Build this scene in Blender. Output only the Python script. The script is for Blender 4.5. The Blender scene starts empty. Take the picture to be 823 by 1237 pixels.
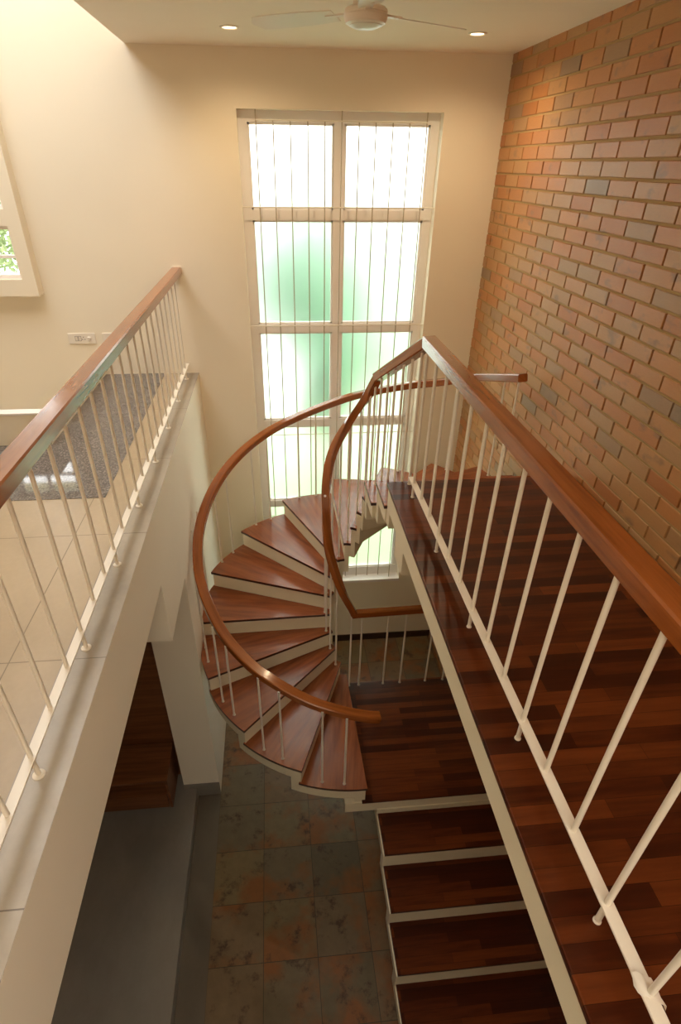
import bpy, bmesh, math, random
from mathutils import Vector, Matrix

# ------------------------------------------------------------------ camera, world, exposure
S = bpy.context.scene
COL = S.collection
G = 5.45                      # eye height above the ground floor: z_world = z_eye + G
PI = math.pi
ROT = ((0.9955987338232449, -0.0931884342378382, 0.009953739691781802),
       (-0.04313334430440184, -0.5499176093328574, -0.8341043924801935),
       (0.08320261906135873, 0.8300039389484456, -0.5515168043780675))
FPX, PCX, PCY, IW, IH = 676.0736, 398.673, 645.083, 823.0, 1237.0

cam_d = bpy.data.cameras.new('camera')
cam = bpy.data.objects.new('camera', cam_d)
COL.objects.link(cam)
r, d, f = (Vector(v) for v in ROT)
m = Matrix.Identity(4)
for i in range(3):
    m[i][0] = r[i]
    m[i][1] = -d[i]
    m[i][2] = -f[i]
m[2][3] = G
cam.matrix_world = m
cam_d.sensor_fit = 'VERTICAL'
cam_d.sensor_height = 24.0
cam_d.lens = FPX / IH * 24.0
cam_d.shift_x = (IW / 2 - PCX) / IH
cam_d.shift_y = (PCY - IH / 2) / IH
cam_d.clip_start = 0.02
S.camera = cam

WORLD_STRENGTH = 3.1
EXPOSURE = 0.64
SPOT_W = 30.0
ROOF_W = 24.0                # daylight through the roof opening over the left room
REAR_FILL_W = 30.0                # unseen fill for the stairwell, through an added opening behind the viewer
W = bpy.data.worlds.new('sky')
S.world = W
W.use_nodes = True
bg = W.node_tree.nodes['Background']
bg.inputs[0].default_value = (1.0, 1.0, 0.97, 1)
bg.inputs[1].default_value = WORLD_STRENGTH
S.view_settings.view_transform = 'Standard'
S.view_settings.look = 'None'
S.view_settings.gamma = 1.0
S.view_settings.exposure = EXPOSURE
S.view_settings.use_curve_mapping = False
S.cycles.use_denoising = True
S.cycles.max_bounces = 12
S.cycles.diffuse_bounces = 8
S.cycles.glossy_bounces = 4
S.cycles.transmission_bounces = 8
S.cycles.sample_clamp_indirect = 12.0

random.seed(7)
ORI = Vector((0, 0, G))


def roof_light(name, x0, x1, y0, y1, z, watts, col=(1.0, .97, .92)):
    ld = bpy.data.lights.new(name, 'AREA')
    ld.shape = 'RECTANGLE'
    ld.size, ld.size_y = x1 - x0, y1 - y0
    ld.energy = watts
    ld.color = col
    o = bpy.data.objects.new(name, ld)
    COL.objects.link(o)
    o.location = ((x0 + x1) / 2, (y0 + y1) / 2, z + G)


roof_light('roof_daylight_fill', -3.15, -1.30, 2.65, 5.15, 2.45, ROOF_W, (1.0, .98, .97))
roof_light('roof_daylight_fill', -.7, 1.6, -2.3, -.6, .90, REAR_FILL_W, (1.0, .87, .68))  # fill lamp added behind the viewer to brighten the stairwell



def srgb(r, g, b):
    def c(v):
        v /= 255.0
        return v / 12.92 if v <= .04045 else ((v + .055) / 1.055) ** 2.4
    return (c(r), c(g), c(b), 1)


# ------------------------------------------------------------------ materials
class NT:
    def __init__(self, name):
        self.m = bpy.data.materials.new(name)
        self.m.use_nodes = True
        self.t = self.m.node_tree
        self.b = self.t.nodes['Principled BSDF']

    def n(self, kind, **kw):
        nd = self.t.nodes.new(kind)
        for k, v in kw.items():
            if k.startswith('i_'):
                key = k[2:]
                key = int(key) if key.isdigit() else key.replace('_', ' ')
                nd.inputs[key].default_value = v
            else:
                setattr(nd, k, v)
        return nd

    def l(self, a, b):
        self.t.links.new(a, b)

    def coord(self, which='Object', scale=(1, 1, 1)):
        tc = self.n('ShaderNodeTexCoord')
        mp = self.n('ShaderNodeMapping')
        mp.inputs['Scale'].default_value = scale
        self.l(tc.outputs[which], mp.inputs[0])
        return mp.outputs[0]

    def noise(self, vec, scale, detail=4, rough=.55):
        nd = self.n('ShaderNodeTexNoise')
        nd.inputs['Scale'].default_value = scale
        nd.inputs['Detail'].default_value = detail
        nd.inputs['Roughness'].default_value = rough
        self.l(vec, nd.inputs['Vector'])
        return nd.outputs['Fac']

    def ramp(self, fac, stops):
        nd = self.n('ShaderNodeValToRGB')
        el = nd.color_ramp.elements
        while len(el) < len(stops):
            el.new(.5)
        for e, (p, c) in zip(el, stops):
            e.position = p
            e.color = c
        self.l(fac, nd.inputs[0])
        return nd.outputs[0]

    def mix(self, fac, a, b, blend='MIX'):
        nd = self.n('ShaderNodeMix', data_type='RGBA', blend_type=blend)
        for s, v in ((nd.inputs[0], fac), (nd.inputs[6], a), (nd.inputs[7], b)):
            if isinstance(v, (int, float, tuple)):
                s.default_value = v
            else:
                self.l(v, s)
        return nd.outputs[2]

    def bump(self, h, strength=.2, dist=.01):
        nd = self.n('ShaderNodeBump')
        nd.inputs['Strength'].default_value = strength
        nd.inputs['Distance'].default_value = dist
        self.l(h, nd.inputs['Height'])
        self.l(nd.outputs[0], self.b.inputs['Normal'])

    def base(self, c, rough=.5, spec=.5, metal=0):
        if isinstance(c, tuple):
            self.b.inputs['Base Color'].default_value = c
        else:
            self.l(c, self.b.inputs['Base Color'])
        self.b.inputs['Roughness'].default_value = rough
        self.b.inputs['Specular IOR Level'].default_value = spec
        self.b.inputs['Metallic'].default_value = metal
        return self.m


def mat_plaster(name, col, rough=.75, var=.05):
    t = NT(name)
    v = t.coord('Object')
    a = t.noise(v, 1.1, 3)
    c = t.mix(a, tuple(x * (1 - var) for x in col[:3]) + (1,), tuple(min(1, x * (1 + var)) for x in col[:3]) + (1,))
    t.bump(t.noise(v, 90, 3), .06, .004)
    return t.base(c, rough, .3)


def mat_paint(name, col, rough=.4):
    t = NT(name)
    v = t.coord('Object')
    a = t.noise(v, 7, 2)
    c = t.mix(a, tuple(x * .95 for x in col[:3]) + (1,), col)
    return t.base(c, rough, .5)


def mat_wood(name, dark, mid, light, coord='Object', scale=(2, 26, 26), rough=.3, coat=0.0, spec=.5):
    t = NT(name)
    v = t.coord(coord, scale)
    oi = t.n('ShaderNodeObjectInfo')
    add = t.n('ShaderNodeVectorMath', operation='ADD')
    sc = t.n('ShaderNodeVectorMath', operation='SCALE')
    cmb = t.n('ShaderNodeCombineXYZ')
    t.l(oi.outputs['Random'], cmb.inputs[0])
    t.l(oi.outputs['Random'], cmb.inputs[1])
    t.l(cmb.outputs[0], sc.inputs[0])
    sc.inputs['Scale'].default_value = 40
    t.l(v, add.inputs[0])
    t.l(sc.outputs[0], add.inputs[1])
    a = t.noise(add.outputs[0], 1.0, 6, .6)
    c = t.ramp(a, [(.30, dark), (.5, mid), (.72, light)])
    a2 = t.noise(add.outputs[0], .25, 2)
    c = t.mix(a2, t.mix(.5, c, dark), c)
    t.bump(a, .05, .003)
    t.base(c, rough, spec)
    if coat:
        t.b.inputs['Coat Weight'].default_value = coat
        t.b.inputs['Coat Roughness'].default_value = .12
    return t.m


def mat_planks(name, c1, c2, c3, rough=.28):
    t = NT(name)
    v = t.coord('Object')
    br = t.n('ShaderNodeTexBrick', offset=.37, offset_frequency=2)
    br.inputs['Scale'].default_value = 1
    br.inputs['Brick Width'].default_value = .62
    br.inputs['Row Height'].default_value = .064
    br.inputs['Mortar Size'].default_value = .0007
    br.inputs['Mortar Smooth'].default_value = .3
    br.inputs['Bias'].default_value = -.1
    br.inputs['Color1'].default_value = (0, 0, 0, 1)
    br.inputs['Color2'].default_value = (1, 1, 1, 1)
    br.inputs['Mortar'].default_value = (.1, .1, .1, 1)
    t.l(v, br.inputs['Vector'])
    rgb = t.n('ShaderNodeRGBToBW')
    t.l(br.outputs['Color'], rgb.inputs[0])
    g = t.noise(t.coord('Object', (2.5, 30, 30)), 1.2, 6, .6)
    ad = t.n('ShaderNodeMath', operation='MULTIPLY_ADD')
    t.l(g, ad.inputs[0])
    ad.inputs[1].default_value = .75
    ad2 = t.n('ShaderNodeMath', operation='MULTIPLY')
    t.l(rgb.outputs[0], ad2.inputs[0])
    ad2.inputs[1].default_value = .62
    t.l(ad2.outputs[0], ad.inputs[2])
    c = t.ramp(ad.outputs[0], [(.18, c1), (.52, c2), (.95, c3)])
    c = t.mix(br.outputs['Fac'], c, tuple(x * .4 for x in c1[:3]) + (1,))
    return t.base(c, rough, .28)


def mat_slate(name):
    t = NT(name)
    tc = t.n('ShaderNodeTexCoord')
    off = t.n('ShaderNodeVectorMath', operation='ADD')
    off.inputs[1].default_value = (-.134 + 9 * .4475, -1.915 + 9 * .4575, 0)
    t.l(tc.outputs['Object'], off.inputs[0])
    dv = t.n('ShaderNodeVectorMath', operation='DIVIDE')
    dv.inputs[1].default_value = (.4475, .4575, 1)
    t.l(off.outputs[0], dv.inputs[0])
    fl = t.n('ShaderNodeVectorMath', operation='FLOOR')
    t.l(dv.outputs[0], fl.inputs[0])
    fr = t.n('ShaderNodeVectorMath', operation='FRACTION')
    t.l(dv.outputs[0], fr.inputs[0])
    wn = t.n('ShaderNodeTexWhiteNoise', noise_dimensions='3D')
    t.l(fl.outputs[0], wn.inputs['Vector'])
    base = t.ramp(wn.outputs['Value'], [(0, srgb(112, 98, 74)), (.25, srgb(140, 118, 82)), (.5, srgb(122, 106, 82)),
                                        (.75, srgb(138, 108, 76)), (1, srgb(106, 94, 74))])
    # each tile has its own piece of stone: shift the noise by the tile's random colour
    sc = t.n('ShaderNodeVectorMath', operation='SCALE')
    sc.inputs['Scale'].default_value = 30
    t.l(wn.outputs['Color'], sc.inputs[0])
    ad = t.n('ShaderNodeVectorMath', operation='ADD')
    t.l(tc.outputs['Object'], ad.inputs[0])
    t.l(sc.outputs[0], ad.inputs[1])
    n1 = t.noise(ad.outputs[0], 2.1, 5, .6)
    rust = t.ramp(n1, [(.46, (0, 0, 0, 1)), (.60, (.9, .9, .9, 1))])
    c = t.mix(rust, base, srgb(150, 92, 48))
    n2 = t.noise(ad.outputs[0], 5.5, 7, .72)
    stain = t.ramp(n2, [(.55, (0, 0, 0, 1)), (.66, (.9, .9, .9, 1))])
    c = t.mix(stain, c, srgb(76, 50, 40))
    n3 = t.noise(ad.outputs[0], 14, 6, .65)
    c = t.mix(.55, c, t.mix(n3, (.25, .25, .25, 1), (1.0, 1, 1, 1)), 'MULTIPLY')
    sep = t.n('ShaderNodeSeparateXYZ')
    t.l(fr.outputs[0], sep.inputs[0])
    gx = t.n('ShaderNodeMath', operation='LESS_THAN')
    gx.inputs[1].default_value = .012
    t.l(sep.outputs[0], gx.inputs[0])
    gy = t.n('ShaderNodeMath', operation='LESS_THAN')
    gy.inputs[1].default_value = .012
    t.l(sep.outputs[1], gy.inputs[0])
    mx = t.n('ShaderNodeMath', operation='MAXIMUM')
    t.l(gx.outputs[0], mx.inputs[0])
    t.l(gy.outputs[0], mx.inputs[1])
    c = t.mix(mx.outputs[0], c, srgb(70, 60, 46))
    t.bump(n2, .25, .01)
    return t.base(c, .42, .5)


def mat_stone(name, c1, c2, tile=None, rough=.35, nscale=1.6, origin=(0, 0, 0)):
    t = NT(name)
    v = t.coord('Object')
    a = t.noise(t.coord('Object', (1, .55, 1)), nscale, 6, .62)
    c = t.ramp(a, [(.3, c1), (.7, c2)])
    b = t.noise(v, 40, 3)
    c = t.mix(.18, c, t.mix(b, (.5, .5, .5, 1), (1, 1, 1, 1)), 'MULTIPLY')
    if tile:
        tc = t.n('ShaderNodeTexCoord')
        off = t.n('ShaderNodeVectorMath', operation='ADD')
        off.inputs[1].default_value = (origin[0] + 20 * tile, origin[1] + 20 * tile, 0)
        t.l(tc.outputs['Object'], off.inputs[0])
        dv = t.n('ShaderNodeVectorMath', operation='SCALE')
        dv.inputs['Scale'].default_value = 1 / tile
        t.l(off.outputs[0], dv.inputs[0])
        fr = t.n('ShaderNodeVectorMath', operation='FRACTION')
        t.l(dv.outputs[0], fr.inputs[0])
        sep = t.n('ShaderNodeSeparateXYZ')
        t.l(fr.outputs[0], sep.inputs[0])
        mx = t.n('ShaderNodeMath', operation='MINIMUM')
        t.l(sep.outputs[0], mx.inputs[0])
        t.l(sep.outputs[1], mx.inputs[1])
        lt = t.n('ShaderNodeMath', operation='LESS_THAN')
        lt.inputs[1].default_value = .005
        t.l(mx.outputs[0], lt.inputs[0])
        c = t.mix(lt.outputs[0], c, tuple(x * .6 for x in c1[:3]) + (1,))
    return t.base(c, rough, .5)


def mat_granite(name):
    t = NT(name)
    v = t.coord('Object')
    a = t.noise(v, 75, 4, .8)
    c = t.ramp(a, [(.36, srgb(62, 60, 62)), (.5, srgb(104, 98, 96)), (.66, srgb(160, 152, 146))])
    return t.base(c, .05, 1.0)


def mat_brick(name):
    t = NT(name)
    at = t.n('ShaderNodeAttribute', attribute_name='brick_tone')
    sep = t.n('ShaderNodeSeparateColor')
    t.l(at.outputs['Color'], sep.inputs[0])
    c = t.ramp(sep.outputs[0], [(0, srgb(180, 116, 66)), (.35, srgb(192, 132, 80)), (.6, srgb(186, 138, 90)),
                                (.86, srgb(178, 136, 94)), (.965, srgb(164, 128, 96)), (1, srgb(138, 120, 104))])
    v = t.coord('Object')
    big = t.noise(t.coord('Object', (1, 1, 1.8)), 5.5, 3)
    dk = t.ramp(big, [(.60, (0, 0, 0, 1)), (.72, (1, 1, 1, 1))])
    c = t.mix(t.mix(.55, (0, 0, 0, 1), dk), c, srgb(120, 98, 82))
    fine = t.noise(t.coord('Object', (1, 1, 5)), 26, 5, .65)
    c = t.mix(.30, c, t.mix(fine, (.45, .45, .45, 1), (1.1, 1.1, 1.1, 1)), 'MULTIPLY')
    t.bump(fine, .18, .004)
    return t.base(c, .40, .38)


M = {}
M['wall'] = mat_plaster('cream_plaster', srgb(239, 229, 209))
M['white_plaster'] = mat_plaster('white_plaster', srgb(244, 236, 220))
M['ceiling'] = mat_plaster('ceiling_paint', srgb(246, 238, 222))
M['concrete'] = mat_plaster('white_step_paint', srgb(232, 222, 196), .6)
M['metal'] = mat_paint('white_railing_enamel', srgb(238, 230, 216), .35)
M['frame'] = mat_paint('white_window_frame', srgb(246, 240, 236), .4)
M['bars'] = mat_paint('grille_enamel', srgb(186, 172, 152), .45)
M['plastic'] = mat_paint('white_plastic', srgb(236, 228, 216), .35)
M['dark'] = mat_paint('dark_plastic', srgb(70, 52, 50), .5)
M['fan'] = mat_paint('fan_enamel', srgb(240, 228, 212), .35)
M['chrome'] = NT('clear_cap')
M['chrome'] = M['chrome'].base(srgb(225, 225, 220), .15, .5, .6)
M['grout'] = mat_plaster('brick_mortar', srgb(172, 142, 98), .9, .12)
M['brick'] = mat_brick('glazed_brick')
M['rail'] = mat_wood('varnished_rail_wood', srgb(126, 66, 26), srgb(158, 88, 38), srgb(178, 104, 48), 'UV', (2.2, 30, 30), .22, .5)
M['tread'] = mat_wood('polished_tread_wood', srgb(112, 58, 30), srgb(146, 80, 44), srgb(168, 100, 58), 'Object', (2.2, 20, 20), .27, .25)
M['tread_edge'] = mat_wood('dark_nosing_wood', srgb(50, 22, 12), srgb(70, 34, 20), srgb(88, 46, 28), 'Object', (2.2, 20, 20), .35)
M['planks'] = mat_planks('red_hardwood_planks', srgb(44, 16, 6), srgb(64, 25, 9), srgb(104, 50, 20))
M['bench'] = mat_wood('walnut_veneer', srgb(96, 56, 30), srgb(126, 78, 44), srgb(148, 98, 58), 'Object', (1.4, 22, 22), .45)
M['slate'] = mat_slate('slate_tiles')
M['beige'] = mat_stone('beige_stone', srgb(168, 148, 118), srgb(194, 174, 144), .95, .35, 1.5, (0.2, -2.69, 0))
M['curbstone'] = mat_stone('grey_marble', srgb(150, 140, 126), srgb(186, 176, 160), .95, .35, 2.6, (0.47, -2.69, 0))
M['greystone'] = mat_stone('grey_honed_stone', srgb(128, 120, 112), srgb(156, 148, 138), None, .4, 1.2)
M['greystone_dark'] = mat_stone('grey_border_stone', srgb(98, 88, 76), srgb(118, 106, 92), None, .4, 1.4)
M['granite'] = mat_granite('polished_granite')
M['basewood'] = mat_wood('dark_skirting', srgb(52, 34, 24), srgb(66, 44, 30), srgb(80, 54, 38), 'Object', (2, 20, 20), .45)
M['lawn'] = mat_stone('garden_lawn', srgb(138, 164, 126), srgb(164, 180, 136), None, .9, .8)


def mat_leaf(name, a, b):
    t = NT(name)
    oi = t.noise(t.coord('Object'), 2.2, 3)
    c = t.mix(oi, a, b)
    t.base(c, .6, .3)
    return t.m


M['leaf'] = mat_leaf('leaves_fresh', srgb(96, 156, 96), srgb(160, 200, 130))
M['leaf2'] = mat_leaf('leaves_deep', srgb(84, 146, 112), srgb(130, 188, 146))
M['leaf3'] = mat_leaf('leaves_pale', srgb(120, 150, 96), srgb(186, 200, 160))
M['bark'] = mat_wood('bark', srgb(60, 48, 36), srgb(86, 70, 54), srgb(110, 92, 72), 'Object', (12, 12, 2), .9)

t = NT('frosted_glass')
v = t.coord('Object')
t.base((.84, .92, .87, 1), .6, .5)
t.b.inputs['Transmission Weight'].default_value = 1
t.b.inputs['IOR'].default_value = 1.3
M['frost'] = t.m
t = NT('clear_glass')
t.base((1, 1, 1, 1), .0, .5)
t.b.inputs['Transmission Weight'].default_value = 1
t.b.inputs['IOR'].default_value = 1.45
M['glass'] = t.m
t = NT('lamp_lens')
t.base(srgb(255, 244, 224), .4)
t.b.inputs['Emission Color'].default_value = srgb(255, 226, 180)
t.b.inputs['Emission Strength'].default_value = 6
M['lamp'] = t.m


# ------------------------------------------------------------------ mesh helpers (z given from the eye level)
def smooth(bm, ang=.6):
    bm.normal_update()
    for f in bm.faces:
        f.smooth = True
    for e in bm.edges:
        if len(e.link_faces) == 2 and e.calc_face_angle(0) > ang:
            e.smooth = False


def link(name, bm, mat, parent=None, loc=(0, 0, 0), rotz=0.0, sm=False, recalc=True):
    """loc is a world point (z from eye level); bm is local to it"""
    if recalc:
        bmesh.ops.recalc_face_normals(bm, faces=bm.faces)
    if sm:
        smooth(bm)
    me = bpy.data.meshes.new(name)
    bm.to_mesh(me)
    bm.free()
    mats = mat if isinstance(mat, (list, tuple)) else [mat]
    for x in mats:
        me.materials.append(x)
    o = bpy.data.objects.new(name, me)
    COL.objects.link(o)
    put(o, parent, loc, rotz)
    return o


def wpos(o):
    p = o.location.copy()
    q = o.parent
    while q:
        p = p + q.location
        q = q.parent
    return p


def put(o, parent, loc, rotz=0.0):
    w = Vector(loc) + ORI
    if parent:
        o.parent = parent
        w = w - wpos(parent)
    o.location = w
    o.rotation_euler = (0, 0, rotz)


def clone(o, parent, loc, rotz=0.0):
    c = o.copy()
    COL.objects.link(c)
    c.parent = None
    put(c, parent, loc, rotz)
    for ch in o.children:
        k = ch.copy()
        COL.objects.link(k)
        k.parent = c
    return c


def thing(name, label, cat, loc=(0, 0, 0), group=None):
    o = bpy.data.objects.new(name, None)
    o.empty_display_size = .1
    COL.objects.link(o)
    put(o, None, loc)
    return tag(o, label, cat, group)


def tag(o, label, cat, group=None):
    o['label'] = label
    o['category'] = cat
    if group:
        o['group'] = group
    return o


def struct(o, label=None, cat=None):
    o['kind'] = 'structure'
    if label:
        o['label'] = label
    if cat:
        o['category'] = cat
    return o


def box(bm, x0, x1, y0, y1, z0, z1, bev=0.0):
    v = [bm.verts.new((x, y, z)) for x in (x0, x1) for y in (y0, y1) for z in (z0, z1)]
    F = [(0, 1, 3, 2), (4, 6, 7, 5), (0, 4, 5, 1), (2, 3, 7, 6), (0, 2, 6, 4), (1, 5, 7, 3)]
    fs = [bm.faces.new([v[i] for i in q]) for q in F]
    if bev:
        es = list({e for q in fs for e in q.edges})
        bmesh.ops.bevel(bm, geom=es, offset=bev, segments=2, profile=.5, affect='EDGES')
    return fs


def boxes(*bs, bev=0.0):
    bm = bmesh.new()
    for b in bs:
        t_ = bmesh.new()
        box(t_, *b, bev=bev)
        me = bpy.data.meshes.new('tmp')
        t_.to_mesh(me)
        t_.free()
        bm.from_mesh(me)
        bpy.data.meshes.remove(me)
    return bm


def prism(bm, pts, z0, z1):
    """extruded plan polygon; returns (top face, side faces)"""
    n = len(pts)
    lo = [bm.verts.new((x, y, z0)) for x, y in pts]
    hi = [bm.verts.new((x, y, z1)) for x, y in pts]
    bm.faces.new(lo[::-1])
    top = bm.faces.new(hi)
    sides = [bm.faces.new((lo[i], lo[(i + 1) % n], hi[(i + 1) % n], hi[i])) for i in range(n)]
    return top, sides


def holed(x0, x1, z0, z1, holes, y0, y1):
    """wall in the x-z plane from y0 to y1 with rectangular holes (x0,x1,z0,z1)"""
    xs = sorted({x0, x1, *[h[0] for h in holes], *[h[1] for h in holes]})
    zs = sorted({z0, z1, *[h[2] for h in holes], *[h[3] for h in holes]})
    bm = bmesh.new()
    for i in range(len(xs) - 1):
        for k in range(len(zs) - 1):
            cx, cz = (xs[i] + xs[i + 1]) / 2, (zs[k] + zs[k + 1]) / 2
            if any(h[0] < cx < h[1] and h[2] < cz < h[3] for h in holes):
                continue
            box(bm, xs[i], xs[i + 1], y0, y1, zs[k], zs[k + 1])
    bmesh.ops.remove_doubles(bm, verts=bm.verts, dist=1e-5)
    # drop inner double faces
    seen = {}
    for f in list(bm.faces):
        key = tuple(sorted(v.index for v in f.verts))
        seen.setdefault(key, []).append(f)
    bm.verts.index_update()
    seen = {}
    for f in bm.faces:
        seen.setdefault(tuple(sorted(v.index for v in f.verts)), []).append(f)
    kill = [f for fs in seen.values() if len(fs) > 1 for f in fs]
    bmesh.ops.delete(bm, geom=kill, context='FACES')
    return bm


def cyl(bm, p0, p1, r0, r1=None, seg=12, caps=True):
    r1 = r0 if r1 is None else r1
    p0, p1 = Vector(p0), Vector(p1)
    z = (p1 - p0).normalized()
    x = z.orthogonal().normalized()
    y = z.cross(x)
    a = [bm.verts.new(p0 + (x * math.cos(2 * PI * i / seg) + y * math.sin(2 * PI * i / seg)) * r0) for i in range(seg)]
    b = [bm.verts.new(p1 + (x * math.cos(2 * PI * i / seg) + y * math.sin(2 * PI * i / seg)) * r1) for i in range(seg)]
    for i in range(seg):
        j = (i + 1) % seg
        bm.faces.new((a[i], a[j], b[j], b[i]))
    if caps:
        bm.faces.new(a[::-1])
        bm.faces.new(b)


def lathe(bm, prof, seg=32):
    rings = []
    for r_, z_ in prof:
        if r_ < 1e-6:
            rings.append([bm.verts.new((0, 0, z_))])
        else:
            rings.append([bm.verts.new((r_ * math.cos(2 * PI * i / seg), r_ * math.sin(2 * PI * i / seg), z_)) for i in range(seg)])
    for a, b in zip(rings, rings[1:]):
        for i in range(seg):
            j = (i + 1) % seg
            q = [a[i % len(a)], a[j % len(a)], b[j % len(b)], b[i % len(b)]]
            q = list(dict.fromkeys(q))
            if len(q) > 2:
                bm.faces.new(q)


def spline(pts, n=8):
    """Catmull-Rom through pts"""
    P = [Vector(p) for p in pts]
    P = [P[0] * 2 - P[1]] + P + [P[-1] * 2 - P[-2]]
    out = []
    for i in range(1, len(P) - 2):
        a, b, c, e = P[i - 1], P[i], P[i + 1], P[i + 2]
        for k in range(n):
            t_ = k / n
            out.append(.5 * ((2 * b) + (c - a) * t_ + (2 * a - 5 * b + 4 * c - e) * t_ ** 2 + (3 * b - a - 3 * c + e) * t_ ** 3))
    out.append(P[-2])
    return out


def sweep(path, w, h, bev=.006, start_n=None, end_n=None):
    """rectangular section with eased edges along a path, UV in metres along/around"""
    b = bev
    sec = [(-w / 2 + b, -h / 2), (w / 2 - b, -h / 2), (w / 2, -h / 2 + b), (w / 2, h / 2 - b),
           (w / 2 - b, h / 2), (-w / 2 + b, h / 2), (-w / 2, h / 2 - b), (-w / 2, -h / 2 + b)]
    P = [Vector(p) for p in path]
    bm = bmesh.new()
    uvl = bm.loops.layers.uv.new('UVMap')
    rings, ln, L = [], [], 0.0
    for i, p in enumerate(P):
        if i:
            L += (p - P[i - 1]).length
        ln.append(L)
        t_ = (P[min(i + 1, len(P) - 1)] - P[max(i - 1, 0)]).normalized()
        s = t_.cross(Vector((0, 0, 1))).normalized()
        u = s.cross(t_)
        off = [s * a + u * c for a, c in sec]
        nrm = start_n if i == 0 else end_n if i == len(P) - 1 else None
        if nrm is not None:          # mitred end: slide along the tangent onto the plane
            nn = Vector(nrm)
            off = [o - t_ * (o.dot(nn) / t_.dot(nn)) for o in off]
        rings.append([bm.verts.new(p + o) for o in off])
    per = [0.0]
    for i in range(8):
        a, c = sec[i], sec[(i + 1) % 8]
        per.append(per[-1] + math.hypot(c[0] - a[0], c[1] - a[1]))
    for i in range(len(P) - 1):
        for k in range(8):
            j = (k + 1) % 8
            f = bm.faces.new((rings[i][k], rings[i][j], rings[i + 1][j], rings[i + 1][k]))
            for lp, (uu, vv) in zip(f.loops, ((ln[i], per[k]), (ln[i], per[k + 1]), (ln[i + 1], per[k + 1]), (ln[i + 1], per[k]))):
                lp[uvl].uv = (uu, vv)
    for rg, rev, l0 in ((rings[0], True, 0.0), (rings[-1], False, L)):
        f = bm.faces.new(rg[::-1] if rev else rg)
        for lp in f.loops:
            lp[uvl].uv = (l0 + (lp.vert.co - P[0 if rev else -1]).dot(Vector((0, 0, 1))) * .05, (lp.vert.co - rg[0].co).length)
    smooth(bm, .5)
    return bm


# ------------------------------------------------------------------ key dimensions (z from eye level)
ZU, ZG, ZC = -1.725, -5.45, .73          # upper floor, ground floor, ceiling
YB, XB = 5.56, 1.955                     # back wall face, brick face
YF = -2.6                                # wall behind the viewer
XL = -5.2                                # far left wall
ZL = -4.241                              # lower stair landing
H = .16774                               # spiral riser
SX, SY, RO, RI = .5295, 3.8254, 1.3155, .132
A1, DA = math.radians(-88.62), math.radians(22.642)
CX0 = -.757                              # face of the left gallery
XCEIL = -1.012                           # edge of the lower ceiling
ZT = 2.35                                # high ceiling on the left

# ------------------------------------------------------------------ setting: floors, walls, ceilings
WX0, WX1, WZ0, WZ1 = -.226, 1.450, -4.432, .358      # tall window opening
o = link('wall_back', holed(XL - .2, XB + .25, ZG - .2, ZT + .2, [(WX0, WX1, WZ0, WZ1), (-3.05, -2.14, -.857, -.45), (-3.05, -2.14, -.333, .6)], YB, YB + .24),
         M['wall'])
struct(o)

# brick wall: real bricks standing proud of the mortar
bm = bmesh.new()
box(bm, XB + .016, XB + .25, YF, YB + .24, ZG - .2, ZC + .2)
for f in bm.faces:
    f.material_index = 1
tone = bm.loops.layers.float_color.new('brick_tone')
ch, pl = .0910, .2815
zrow0 = .037 - ch
rows = range(int((ZG - zrow0) / ch) - 1, int((ZC - zrow0) / ch) + 2)
rnd = random.Random(11)
for k in rows:
    z0 = zrow0 + k * ch + .0065
    z1 = z0 + ch - .013
    if z0 > ZC - .02 or z1 < ZG:
        continue
    z1 = min(z1, ZC + .02)
    for f in box(bm, XB + .006, XB + .02, -1.2, YB, z0 - .013, z0):   # bed joint
        f.material_index = 1
    sh = (0 if k % 2 == 0 else pl / 2) + rnd.uniform(-.012, .012)
    y = 3.204 + sh - pl * 30
    while y < YB:
        a, c = max(y + .0055, YF), min(y + pl - .0055, YB)
        y += pl
        if c - a < .02 or a < -1.2:
            continue
        pr = rnd.uniform(-.0015, .0015)
        e = .003
        x0 = XB + pr
        fr = [bm.verts.new((x0, yy, zz)) for yy, zz in ((a + e, z0 + e), (c - e, z0 + e), (c - e, z1 - e), (a + e, z1 - e))]
        md = [bm.verts.new((x0 + e, yy, zz)) for yy, zz in ((a, z0), (c, z0), (c, z1), (a, z1))]
        bk = [bm.verts.new((XB + .02, yy, zz)) for yy, zz in ((a, z0), (c, z0), (c, z1), (a, z1))]
        tv = rnd.random()
        fs = [bm.faces.new(fr)]
        for A, B in ((fr, md), (md, bk)):
            for i in range(4):
                j = (i + 1) % 4
                fs.append(bm.faces.new((A[i], A[j], B[j], B[i])))
        for f in fs:
            f.material_index = 0
            for lp in f.loops:
                lp[tone] = (tv, rnd.random(), 0, 1)
struct(link('wall_right', bm, [M['brick'], M['grout']]))

bm = boxes((XL - .2, XB + .25, YF - .2, YF, ZG - .2, ZT + .2))
struct(link('wall_front', bm, M['wall']))
bm = boxes((XL - .2, XL, YF, YB + .2, ZG - .2, ZT + .2))
struct(link('wall_left', bm, M['wall']))
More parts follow.
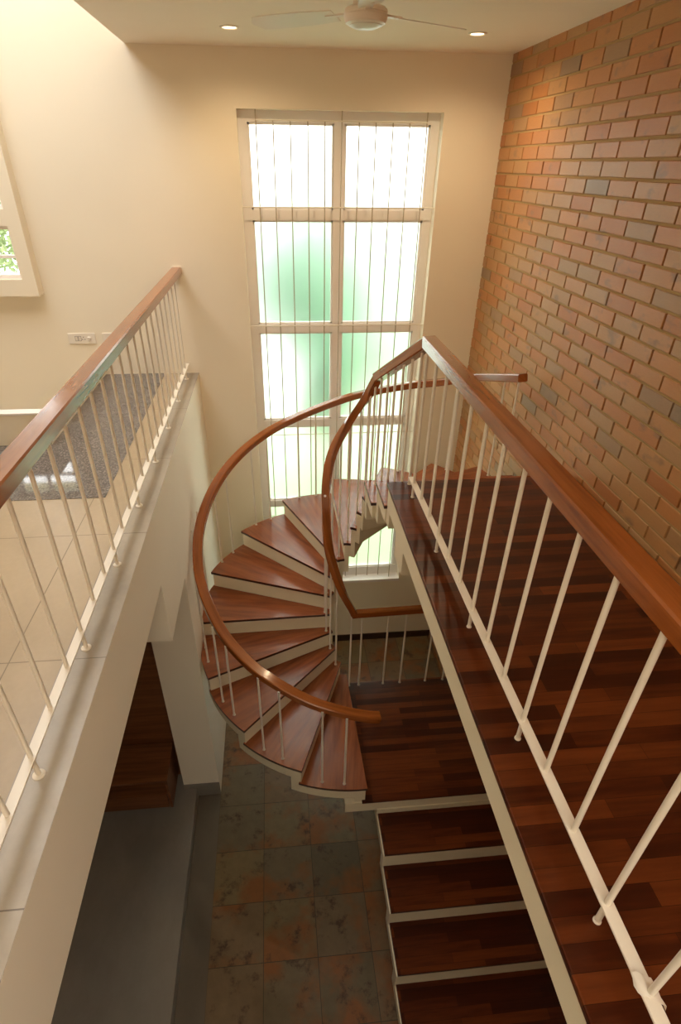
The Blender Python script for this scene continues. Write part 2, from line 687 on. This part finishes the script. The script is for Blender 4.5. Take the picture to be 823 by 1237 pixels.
# lower ceiling over the stair with its side face, high ceiling with a roof opening over the left room
bm = boxes((XCEIL, XB + .2, -.6, YB + .02, ZC, ZC + .25), (XCEIL, -.7, YF, -.6, ZC, ZC + .25), (1.6, XB + .2, YF, -.6, ZC, ZC + .25), (-.7, 1.6, YF, -2.3, ZC, ZC + .25), (XCEIL, XCEIL + .15, YF, YB + .02, ZC + .25, ZT + .2))  # rear opening added for the stairwell fill lamp
struct(link('ceiling', bm, M['ceiling']))
bm = boxes((XL, XCEIL + .01, YF, 2.6, ZT, ZT + .2), (XL, -3.2, 2.6, YB + .02, ZT, ZT + .2), (-3.2, XCEIL + .01, 5.2, YB + .02, ZT, ZT + .2),
           (-1.25, XCEIL + .01, 2.6, 5.2, ZT, ZT + .2))
struct(link('ceiling', bm, M['ceiling']))

# ground floor
bm = boxes((CX0, XB + .1, YF, YB + .1, ZG - .1, ZG))
struct(link('floor', bm, M['slate']))
bm = boxes((-.985, CX0, YF, YB + .1, ZG - .1, ZG - .003))
struct(link('floor', bm, M['greystone_dark']))
bm = boxes((XL, -.985, YF, YB + .1, ZG - .1, ZG + .13), bev=.004)
struct(link('floor', bm, M['greystone']))
bm = boxes((CX0, XB, YB - .014, YB + .01, ZG, ZG + .10))
struct(link('baseboard_back', bm, M['basewood']))

# left gallery: slab, beam, wall below, finishes
bm = boxes((XL, CX0, YF, 2.77, -2.16, ZU - .03), (XL, CX0, 2.77, 3.44, -2.63, ZU - .03), (-1.11, CX0, 3.44, YB + .02, ZG, ZU - .03), (CX0 - .0004, CX0, YF, YB + .01, ZU - .03, ZU - .002),
           (-1.66, -1.11, 3.44, YB + .02, -2.16, ZU - .03), (XL, -1.66, 3.44, 4.22, -2.16, ZU - .03), (XL, -1.64, 4.10, YB + .02, -2.80, -2.70))  # last box: unseen bottom of the void, added to stop light leaks
struct(link('wall_gallery', bm, M['white_plaster']))
bm = boxes((-1.11, CX0 + .002, 3.434, 3.44, ZG, ZG + .20))
struct(link('baseboard_gallery', bm, M['greystone']))
bm = boxes((-.93, CX0 - .0005, YF, YB + .01, ZU - .03, ZU))
struct(link('floor', bm, M['curbstone']))
bm = boxes((XL, -.93, YF, 4.22, ZU - .03, ZU - .001), (-1.66, -.93, 4.22, YB + .01, ZU - .03, ZU - .001))
struct(link('floor', bm, M['beige']))
bm = boxes((XL + .3, -1.08, 3.11, 4.22, ZU - .01, ZU + .002), (-1.65, -1.08, 4.22, YB, ZU - .01, ZU + .002))
struct(link('floor', bm, M['granite']))
bm = boxes((XL, -1.645, 3.93, 4.00, ZU - .01, -1.495), (-1.672, -1.645, 4.00, YB + .01, ZU - .01, -1.495))
struct(link('wall_parapet', bm, M['wall']))
bm = boxes((XL, -1.641, 3.922, 4.008, -1.495, -1.48), (-1.675, -1.641, 4.008, YB + .005, -1.495, -1.48), bev=.003)
struct(link('trim_1', bm, M['frame']))

# ------------------------------------------------------------------ tall frosted window
win = bpy.data.objects.new('window_1', None)
COL.objects.link(win)
put(win, None, ((WX0 + WX1) / 2, YB + .15, WZ0))
struct(win)
cols = [(-.149, .565), (.654, 1.378)]
rws = [(-.341, .279), (-1.304, -.420), (-2.287, -1.382), (-3.273, -2.363), (-4.300, -3.350)]
holes = [(c[0], c[1], r_[0], r_[1]) for c in cols for r_ in rws]
link('frame', holed(WX0 - .01, WX1 + .01, WZ0 + .02, WZ1 + .01, holes, 5.675, 5.745), M['frame'], win)
for h in holes:
    bm = boxes((h[0] - .004, h[1] + .004, 5.708, 5.714, h[2] - .004, h[3] + .004))
    p = link('pane', bm, M['frost'], win)
    x0, x1, z0, z1 = h
    bm = boxes((x0, x0 + .016, 5.690, 5.722, z0, z1), (x1 - .016, x1, 5.690, 5.722, z0, z1),
               (x0, x1, 5.690, 5.722, z0, z0 + .016), (x0, x1, 5.690, 5.722, z1 - .016, z1))
    link('glazing_bead', bm, M['frame'], p)
bm = boxes((WX0 - .002, WX1 + .002, YB - .012, 5.69, WZ0 - .02, WZ0 + .02), bev=.004)
link('sill', bm, M['frame'], win)

# window grille of thin white bars
gr = thing('window_grille', 'white grille of thin vertical bars fixed in front of the tall frosted window', 'window grille', (.62, 5.60, WZ0 + .02))
gx = [-.077, .061, .200, .342, .482, .620, .763, .902, 1.043, 1.182, 1.325]
for i, x in enumerate(gx):
    long = i in (0, 5, 10)
    bm = bmesh.new()
    cyl(bm, (0, 0, 0), (0, 0, (.360 if long else .291) - (WZ0 + (.02 if long else .06))), .0052, seg=8)
    link('bar', bm, M['bars'], gr, (x, 5.60, WZ0 + (.02 if long else .06)), sm=True)
for z in (.289, -.316, -1.300, -2.420, -3.430, -4.215):
    bm = bmesh.new()
    a, c = (-.077, 1.325) if z > 0 else (-.226, 1.450)
    cyl(bm, (a, 0, 0), (c, 0, 0), .0048, seg=8)
    link('crossbar', bm, M['metal'], gr, (0, 5.592, z), sm=True)

# ------------------------------------------------------------------ left upper window in its projecting surround
w2 = bpy.data.objects.new('window_2', None)
COL.objects.link(w2)
put(w2, None, (-2.6, YB, -.99))
struct(w2)
sh_ = [(-2.75, -2.14, -.857, -.45), (-2.75, -2.14, -.333, .6)]
link('surround', holed(-3.05, -2.03, -.99, 1.6, sh_, 5.44, YB + .001), M['wall'], w2)
for (x0, x1, z0, z1) in sh_:
    xm, zm = (x0 + x1) / 2, z0 + (z1 - z0) * .42
    link('frame', holed(x0, x1, z0, z1, [(x0 + .03, xm - .012, z0 + .03, zm - .011), (xm + .012, x1 - .03, z0 + .03, zm - .011),
                                         (x0 + .03, xm - .012, zm + .011, z1 - .03), (xm + .012, x1 - .03, zm + .011, z1 - .03)], 5.50, 5.55), M['frame'], w2)
    link('pane', boxes((x0 + .02, x1 - .02, 5.522, 5.526, z0 + .02, z1 - .02)), M['glass'], w2)

# ------------------------------------------------------------------ garden outside
bm = boxes((-9, 9, YB + .3, 16, ZG - .4, ZG - .15))
struct(link('ground', bm, M['lawn']))


def foliage(rx, ry, rz, n, size, seed, blobs=7):
    q = random.Random(seed)
    cs = [Vector((q.uniform(-.55, .55) * rx, q.uniform(-.55, .55) * ry, q.uniform(-.6, .6) * rz)) for _ in range(blobs)]
    bm = bmesh.new()
    for _ in range(n):
        c = q.choice(cs)
        dv = Vector((q.gauss(0, 1), q.gauss(0, 1), q.gauss(0, 1))).normalized() * (q.random() ** .4)
        p = c + Vector((dv.x * rx * .5, dv.y * ry * .5, dv.z * rz * .45))
        a = Vector((q.gauss(0, 1), q.gauss(0, 1), q.gauss(0, 1))).normalized()
        b = a.orthogonal().normalized()
        s = size * q.uniform(.6, 1.3)
        bm.faces.new([bm.verts.new(p + a * s), bm.verts.new(p + b * s * .42), bm.verts.new(p - a * s), bm.verts.new(p - b * s * .42)])
    return bm


def tree(label, x, y, zc, rx, ry, rz, mat, seed, n=2600, size=.11, group='garden trees outside the windows'):
    t_ = thing('garden_tree', label, 'tree', (x, y, ZG - .15), group)
    bm = bmesh.new()
    cyl(bm, (0, 0, 0), (.05, 0, zc - ZG), .09, .05, 10)
    link('trunk', bm, M['bark'], t_, (x, y, ZG - .15), sm=True)
    link('foliage', foliage(rx, ry, rz, n, size, seed), mat, t_, (x, y, zc), recalc=False)


tree('tall blurred green tree behind the left panes of the frosted window', .36, 8.3, -1.45, 1.05, .9, 1.35, M['leaf2'], 1)
tree('bushy blurred green tree behind the right panes of the frosted window', 2.15, 10.5, -1.9, 1.3, 1.1, 1.75, M['leaf'], 2)
tree('small dark blurred shrub behind the middle of the frosted window', .62, 6.75, -2.35, .33, .4, .55, M['leaf2'], 3, 1300)
tree('leafy tree outside the small upper left window', -2.95, 7.6, -.55, .8, .7, .9, M['leaf3'], 4, 2600, .04)

# ------------------------------------------------------------------ upper landing along the brick wall
LX, LY = .70, 3.17
land = thing('landing', 'upper landing of polished red hardwood planks along the brick wall', 'landing', (1.3, 1.5, ZU))
bm = boxes((LX - .012, XB - .004, YF, LY + .012, ZU - .028, ZU), bev=.005)
link('floorboards', bm, M['planks'], land)
bm = boxes((LX, XB - .002, YF, LY, -1.912, ZU - .028), (LX, XB - .002, 2.64, 2.86, -2.075, -1.912))
link('edge_beam', bm, M['concrete'], land)

# ------------------------------------------------------------------ staircase
st = thing('staircase', 'white spiral staircase with polished red wooden treads curving down past the tall window', 'staircase', (SX, SY, ZG))


def arc(r_, a0, a1, n):
    return [(max(r_ * math.cos(a0 + (a1 - a0) * i / n), CX0 + .003 - SX), r_ * math.sin(a0 + (a1 - a0) * i / n)) for i in range(n + 1)]


def tread_obj(pts, z, mid, origin):
    """pts in plan relative to origin; mesh turned so that local x runs along mid"""
    c, s = math.cos(-mid), math.sin(-mid)
    bm = bmesh.new()
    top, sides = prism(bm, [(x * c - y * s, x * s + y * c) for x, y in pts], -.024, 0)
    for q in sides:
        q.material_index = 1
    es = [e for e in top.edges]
    rs = bmesh.ops.bevel(bm, geom=es, offset=.002, segments=1, profile=.5, affect='EDGES')
    return link('tread', bm, [M['tread'], M['tread_edge']], st, (origin[0], origin[1], z), mid)


for k in range(1, 13):
    z = ZU - (15 - k) * H
    a0 = A1 - (k - 1) * DA
    a1 = a0 - DA
    tx, ty = math.cos(a0 + PI / 2) * .012, math.sin(a0 + PI / 2) * .012
    o_, i_ = arc(RO, a0, a1 - .012, 10), arc(RI, a1 - .03, a0, 4)
    o_[0] = (o_[0][0] + tx, o_[0][1] + ty)
    i_[-1] = (i_[-1][0] + tx, i_[-1][1] + ty)
    tread_obj(o_ + i_, z, a0 - DA / 2, (SX, SY))
    # folded plate: slab under the tread and the riser in front of it
    ro, ri = RO - .012, RI - .006
    bm = bmesh.new()
    pl_a = a1 - .10
    prism(bm, arc(ro, a0, a1, 8) + arc(ri, a1, a0, 4), z - .135, z - .024)
    rt = .085 / ro
    plate = [(ro * math.cos(a0), ro * math.sin(a0)), (ro * math.cos(a0 - rt), ro * math.sin(a0 - rt)),
             (ri * math.cos(a0 - .3), ri * math.sin(a0 - .3)), (ri * math.cos(a0), ri * math.sin(a0))]
    prism(bm, plate, z - H - .135, z - .135)
    link('riser', bm, M['concrete'], st, (SX, SY, 0))

# two straight treads up to the landing
yA = SY
for i in range(2):
    z = ZU - (2 - i) * H
    y0 = SY - (i + 1) * (SY - LY) / 2
    x0 = (SX + RI, LX)[i] if i == 0 else LX - .01
    x1 = SX + RO if i == 0 else XB - .004
    yn = SY - i * (SY - LY) / 2
    bm_pts = [(x0 - .012, y0 - .01), (x1, y0 - .01), (x1, yn + .012), (x0 - .012, yn + .012)]
    ox, oy = (x0 + x1) / 2, (y0 + yn) / 2
    tread_obj([(p[0] - ox, p[1] - oy) for p in bm_pts], z, 0, (ox, oy))
    bm = boxes((x0, x1, y0, yn, z - .135, z - .024), (x0, x1, yn - .085, yn, z - H - .135, z - .135))
    link('riser', bm, M['concrete'], st)
bm = boxes((LX, XB - .004, LY - .085, LY, ZU - H - .135, -1.912))
link('riser', bm, M['concrete'], st)

# lower landing
LLX, LLY0, LLY1 = .545, 2.497, 3.735
bm = boxes((LLX - .01, XB - .004, LLY0, LLY1, ZL - .018, ZL), bev=.004)
link('lower_landing_boards', bm, M['planks'], st)
bm = boxes((.40, XB - .004, LLY0 + .012, LLY1 - .012, ZL - .135, ZL - .018))
link('lower_landing_slab', bm, M['concrete'], st)

# straight flight under the upper landing
g, hs = .3262, (ZL - ZG) / 7
for i in range(1, 7):
    z = ZL - i * hs
    yn = LLY0 - i * g
    yb = yn + g
    ox, oy = (.671 + XB) / 2, (yn + yb) / 2
    pts = [(.671 - ox, yn - .002 - oy), (XB - .004 - ox, yn - .002 - oy), (XB - .004 - ox, yb + .02 - oy), (.671 - ox, yb + .02 - oy)]
    tr = tread_obj(pts, z, 0, (ox, oy))
    tr.data.materials[0] = M['planks']
    bm = boxes((.662, XB - .004, yn, yb, z - .12, z - .024), (.662, XB - .004, yb, yb + .08, z - .12, z + hs - .12))
    link('riser', bm, M['concrete'], st)
bm = boxes((.662, XB - .004, LLY0 - 6 * g, LLY0 - 6 * g + .08, ZG, ZL - 6 * hs - .10))
link('riser', bm, M['concrete'], st)

# ------------------------------------------------------------------ railings
BR = .0085


def baluster_mesh(h, flange=None):
    bm = bmesh.new()
    cyl(bm, (0, 0, 0), (0, 0, h), BR, seg=12)
    return bm


def flange_mesh(r_=.021, t_=.007):
    bm = bmesh.new()
    lathe(bm, [(0, 0), (r_, 0), (r_, t_ * .6), (r_ * .8, t_), (0, t_)], 20)
    return bm


def gallery_rail(name, label, xr, xh, ys, feet, y0, y1, fl, zb=-1.625):
    t_ = thing(name, label, 'railing', (xr, (y0 + y1) / 2, ZU))
    bm = boxes((xr - .018, xr + .018, y0, y1, zb - .006, zb + .002), bev=.0015)
    link('bottom_bar', bm, M['metal'], t_)
    first = None
    for y in ys:
        foot = any(abs(y - q) < .02 for q in feet)
        if foot:
            b_ = link('baluster', baluster_mesh(-.81 - ZU), M['metal'], t_, (xr, y, ZU), sm=True)
            link('foot_flange', flange_mesh(*fl), M['metal'], b_, (xr, y, ZU), sm=True)
        elif first is None:
            first = link('baluster', baluster_mesh(-.81 - zb), M['metal'], t_, (xr, y, zb), sm=True)
        else:
            clone(first, t_, (xr, y, zb))
    return t_


# left gallery
ysL = [1.209 + .198 * k for k in range(-11, 22)]
feetL = [1.209 + .594 * k for k in range(-3, 8)]
lr = gallery_rail('gallery_railing', 'straight wood and white metal railing along the left grey marble gallery edge', -.853, -.842, ysL, feetL, YF, YB - .02, (.021, .007))
link('handrail', sweep([(-.842, YF, -.806), (-.842, 1.5, -.806), (-.842, YB - .012, -.806)], .082, .062), M['rail'], lr)
bm = boxes((-.885, -.80, YB - .013, YB - .001, -.838, -.774))
link('wall_plate', bm, M['metal'], lr)

# right landing with the inner spiral handrail in one run
ysR = [.623 + .1955 * k for k in range(-16, 13)]
feetR = [.623 + .5865 * k for k in range(-5, 5)]
rr = gallery_rail('landing_railing', 'wood and white metal railing along the right landing, coiling down inside the spiral stair', .812, .84, ysR, feetR, YF, 3.05, (.0115, .006))
hr = .84
pA, pB = Vector((hr, 3.06, -.806)), Vector((.715, 3.80, -1.245))
n1 = (Vector((0, 1, 0)) + (pB - pA).normalized()).normalized()
link('handrail', sweep([(hr, YF, -.806), (hr, 1.0, -.806), pA], .08, .062, end_n=n1), M['rail'], rr)
cz = [(3, -1.245), (45, -1.43), (90, -1.66), (130, -1.87), (160, -2.09), (185, -2.36), (212, -2.67), (250, -2.99), (288, -3.27)]
inner = [Vector((SX + .182 * math.cos(math.radians(a)), SY + .182 * math.sin(math.radians(a)), z)) for a, z in cz]
pB = inner[0].copy()
n2 = ((pB - pA).normalized() + (Vector(inner[1]) - pB).normalized()).normalized()
link('handrail', sweep([pA, (pA + pB) / 2, pB], .075, .062, start_n=n1, end_n=n2), M['rail'], rr)
link('handrail', sweep(spline(inner, 8), .064, .056, .006), M['rail'], rr)
link('handrail', sweep([(.575, 3.67, -3.295), (.62, 3.685, -3.305), (1.2, 3.70, -3.305), (XB + .002, 3.70, -3.305)], .062, .06), M['rail'], rr)
bm = bmesh.new()
lathe(bm, [(0, .004), (.008, .003), (.010, 0)], 14)
bmesh.ops.rotate(bm, verts=bm.verts, cent=(0, 0, 0), matrix=Matrix.Rotation(math.radians(70), 3, 'X'))
link('screw_cap', bm, M['metal'], rr, (.340, 3.806, -2.17), sm=True)


# scrap of protective film left on the bottom bar
bm = bmesh.new()
fr_ = random.Random(3)
rows_ = []
for i in range(7):
    a = -.3 + i * .62
    rows_.append([bm.verts.new((.812 + .024 * math.cos(a) + fr_.uniform(-.003, .003), .395 + .016 * k + .006 * i + fr_.uniform(-.004, .004), -1.624 + .013 * math.sin(a) + fr_.uniform(0, .003))) for k in range(4)])
for a_, b_ in zip(rows_, rows_[1:]):
    for k in range(3):
        bm.faces.new((a_[k], a_[k + 1], b_[k + 1], b_[k]))
link('film_scrap', bm, M['plastic'], rr, recalc=False, sm=True)


def stick(parent, x, y, z0, z1, cap=.012):
    b_ = link('baluster', baluster_mesh(z1 - z0), M['metal'], parent, (x, y, z0), sm=True)
    bm = bmesh.new()
    lathe(bm, [(0, 0), (cap, 0), (cap, .006), (cap * .75, .010), (0, .010)], 14)
    link('foot_cap', bm, M['metal'], b_, (x, y, z0), sm=True)


# balusters on the slope between the landing and the coil
for f_ in (.10, .26, .42, .58, .74, .90):
    p = pA.lerp(pB, f_)
    if p.y > 3.50:
        zt, xx = ZU - 2 * H, max(p.x, .70)
    elif p.y > LY:
        zt, xx = ZU - H, max(p.x, .73)
    else:
        zt, xx = ZU, p.x
    stick(rr, xx, p.y, zt, p.z - .02)
# inner balusters rising from the spiral treads to the coil
coil = spline(inner, 24)
for k in range(2, 13):
    z = ZU - (15 - k) * H
    a0 = A1 - (k - 1) * DA
    for fr_ in (.5,):
        a = a0 - DA * fr_
        x, y = SX + (RI + .03) * math.cos(a), SY + (RI + .03) * math.sin(a)
        best = min(coil, key=lambda p: (p.x - x) ** 2 + (p.y - y) ** 2 + .02 * (p.z - (z + .9)) ** 2)
        stick(rr, best.x, best.y, z, best.z - .02)
for x, y in ((.575, 3.70), (.671, 3.70), (.91, 3.70), (1.076, 3.70), (1.331, 3.70), (1.505, 3.70), (1.75, 3.70)):
    stick(rr, x, y, ZL, -3.32)

# outer spiral railing
sp = thing('spiral_railing', 'curved outer wooden handrail on thin white balusters sweeping round the spiral stair', 'railing', (SX, SY - RO, ZL))
prof = [(-1, -1.262), (27, -1.44), (42, -1.56), (59, -1.668), (77, -1.782), (91, -1.880), (110, -2.01), (123, -2.095), (137, -2.20), (151, -2.32), (165, -2.455),
        (180, -2.60), (196, -2.76), (214, -2.92), (228, -3.03), (238, -3.095), (250, -3.185), (261, -3.255), (270, -3.315), (275, -3.345)]
RR = 1.225


def rail_z(deg):
    for (a, za), (b, zb) in zip(prof, prof[1:]):
        if a <= deg <= b:
            return za + (zb - za) * (deg - a) / (b - a)
    return prof[0][1] if deg < prof[0][0] else prof[-1][1]


pts = [(SX + RR * math.cos(math.radians(a)), SY + RR * math.sin(math.radians(a)), z) for a, z in prof]
link('handrail', sweep(spline(pts, 7), .078, .056, .007), M['rail'], sp)
for k in range(1, 13):
    z = ZU - (15 - k) * H
    a0 = A1 - (k - 1) * DA
    for fr_ in (.33, .68):
        a = a0 - DA * fr_
        dg = (-math.degrees(a0 - DA * fr_)) % 360
        dg = (math.degrees(a)) % 360
        rad = 1.265 if dg > 175 else 1.295
        dg2 = dg if dg < 300 else dg - 360
        stick(sp, SX + rad * math.cos(a), SY + rad * math.sin(a), z, rail_z(dg2) - .01)

# ------------------------------------------------------------------ lower left: bench and veneered wall panel
bn = thing('floating_bench', 'low dark walnut bench with an open slot below the left gallery', 'bench', (-2.2, 3.4, -5.2))
x0, x1, y0, y1, zb, zt = -3.4, -1.17, 3.18, 3.60, -5.20, -4.77
link('bench_top', boxes((x0, x1, y0, y1, zt - .03, zt), bev=.003), M['bench'], bn)
link('side_panel', boxes((x1 - .025, x1, y0, y1, zb, zt - .03), bev=.002), M['bench'], bn)
link('side_panel', boxes((x0, x0 + .025, y0, y1, zb, zt - .03), bev=.002), M['bench'], bn)
link('back_panel', boxes((x0 + .025, x1 - .025, y1 - .02, y1, zb, zt - .03)), M['bench'], bn)
for i in range(2):
    a = x0 + .03 + i * (x1 - x0 - .06) / 2
    c = a + (x1 - x0 - .06) / 2 - .005
    link('drawer', boxes((a, c, y0 + .004, y1 - .03, zb, zb + .20), bev=.003), M['bench'], bn)
pn = link('wall_panel', boxes((XL, -1.112, 3.61, 3.65, ZG + .13, -2.17)), M['bench'])
tag(pn, 'tall dark walnut veneer panel behind the bench below the left gallery', 'wall panel')

# ------------------------------------------------------------------ switch plates on the back wall
sw = thing('switch_plate', 'white switch plate with round fan knob on the back wall beyond the left railing', 'switch', (-1.79, YB, -1.38), 'switch plates on the back wall')
link('plate', boxes((-1.912, -1.668, YB - .012, YB + .001, -1.43, -1.333), bev=.004), M['plastic'], sw)
for xa in (-1.838, -1.808):
    link('rocker', boxes((xa - .010, xa + .010, YB - .016, YB - .011, -1.40, -1.362), bev=.002), M['plastic'], sw)
    link('rocker_gap', boxes((xa - .0125, xa + .0125, YB - .0128, YB - .0115, -1.403, -1.359)), M['dark'], sw)
bm = bmesh.new()
for dx, dz in ((0, .013), (-.011, -.008), (.011, -.008)):
    cyl(bm, (-1.774 + dx, YB - .0135, -1.381 + dz), (-1.774 + dx, YB - .011, -1.381 + dz), .0042, seg=10)
link('socket_hole', bm, M['dark'], sw)
bm = bmesh.new()
cyl(bm, (-1.725, YB - .030, -1.381), (-1.725, YB - .011, -1.381), .014, .019, 20)
link('regulator_knob', bm, M['plastic'], sw, sm=True)
s2 = thing('switch_plate', 'small white switch plate mostly hidden behind the left wooden handrail', 'switch', (-1.54, YB, -1.38), 'switch plates on the back wall')
link('plate', boxes((-1.60, -1.44, YB - .012, YB + .001, -1.43, -1.334), bev=.004), M['plastic'], s2)
link('rocker', boxes((-1.53, -1.51, YB - .016, YB - .011, -1.40, -1.362), bev=.002), M['plastic'], s2)

# ------------------------------------------------------------------ ceiling fan
fx, fy = .470, 3.35
fan = thing('ceiling_fan', 'white three bladed ceiling fan hanging from the ceiling above the stair', 'ceiling fan', (fx, fy, .56))
bm = bmesh.new()
lathe(bm, [(0, .024), (.070, .022), (.090, .030), (.097, .044), (.0985, .056), (.095, .0585), (.095, .062), (.0985, .0645), (.096, .076), (.086, .084), (.060, .088), (0, .088)], 40)
link('motor_housing', bm, M['fan'], fan, (fx, fy, .50), sm=True)
bm = bmesh.new()
lathe(bm, [(0, .010), (.045, .012), (.074, .022), (.080, .034), (.07, .038), (0, .038)], 36)
link('bottom_cap', bm, M['plastic'], fan, (fx, fy, .50), sm=True)
bm = bmesh.new()
lathe(bm, [(0, .084), (.062, .086), (.058, .11), (.046, .19), (.034, .20), (0, .20)], 28)
link('canopy', bm, M['fan'], fan, (fx, fy, .50), sm=True)
bm = bmesh.new()
cyl(bm, (0, 0, 0), (0, 0, .06), .012, seg=14)
link('downrod', bm, M['fan'], fan, (fx, fy, .68), sm=True)
for a in (28, 148, 268):
    bm = bmesh.new()
    n = 14
    L0, L1 = .15, .60
    up, lo = [], []
    for i in range(n + 1):
        s = i / n
        x = L0 + (L1 - L0) * s
        w = .052 + .018 * math.sin(s * PI * .8)
        if s > .9:
            w *= math.sqrt(max(0.05, 1 - ((s - .9) / .1) ** 2))
        up.append((x, w))
        lo.append((x, -w))
    prism(bm, lo + up[::-1], -.002, .002)
    bmesh.ops.rotate(bm, verts=bm.verts, cent=(0, 0, 0), matrix=Matrix.Rotation(math.radians(11), 3, 'X'))
    bl = link('blade', bm, M['fan'], fan, (fx, fy, .566), math.radians(a))
    bm = boxes((.08, .20, -.016, .016, -.004, .004), bev=.002)
    bk = link('blade_bracket', bm, M['fan'], bl, (fx, fy, .566))
    bk.location = (0, 0, .001)

# ------------------------------------------------------------------ recessed downlights
for x, y, lab in ((-.204, 4.836, 'round recessed ceiling downlight on the left, above the window'),
                  (1.420, 4.793, 'round recessed ceiling downlight on the right, near the brick wall')):
    dl = thing('downlight', lab, 'ceiling light', (x, y, ZC), 'recessed ceiling downlights')
    bm = bmesh.new()
    lathe(bm, [(.044, -.002), (.050, -.008), (.060, -.006), (.063, 0), (.044, 0)], 32)
    link('trim_ring', bm, M['plastic'], dl, (x, y, ZC), sm=True)
    bm = bmesh.new()
    lathe(bm, [(0, -.003), (.044, -.003), (.044, -.001), (0, -.001)], 32)
    link('lens', bm, M['lamp'], dl, (x, y, ZC))
    ld = bpy.data.lights.new('downlight_beam', 'SPOT')
    ld.energy = SPOT_W
    ld.color = (1.0, .74, .45)
    ld.spot_size = math.radians(162)
    ld.spot_blend = .85
    ld.shadow_soft_size = .04
    lo_ = bpy.data.objects.new('downlight_beam', ld)
    COL.objects.link(lo_)
    put(lo_, dl, (x, y, ZC - .012))
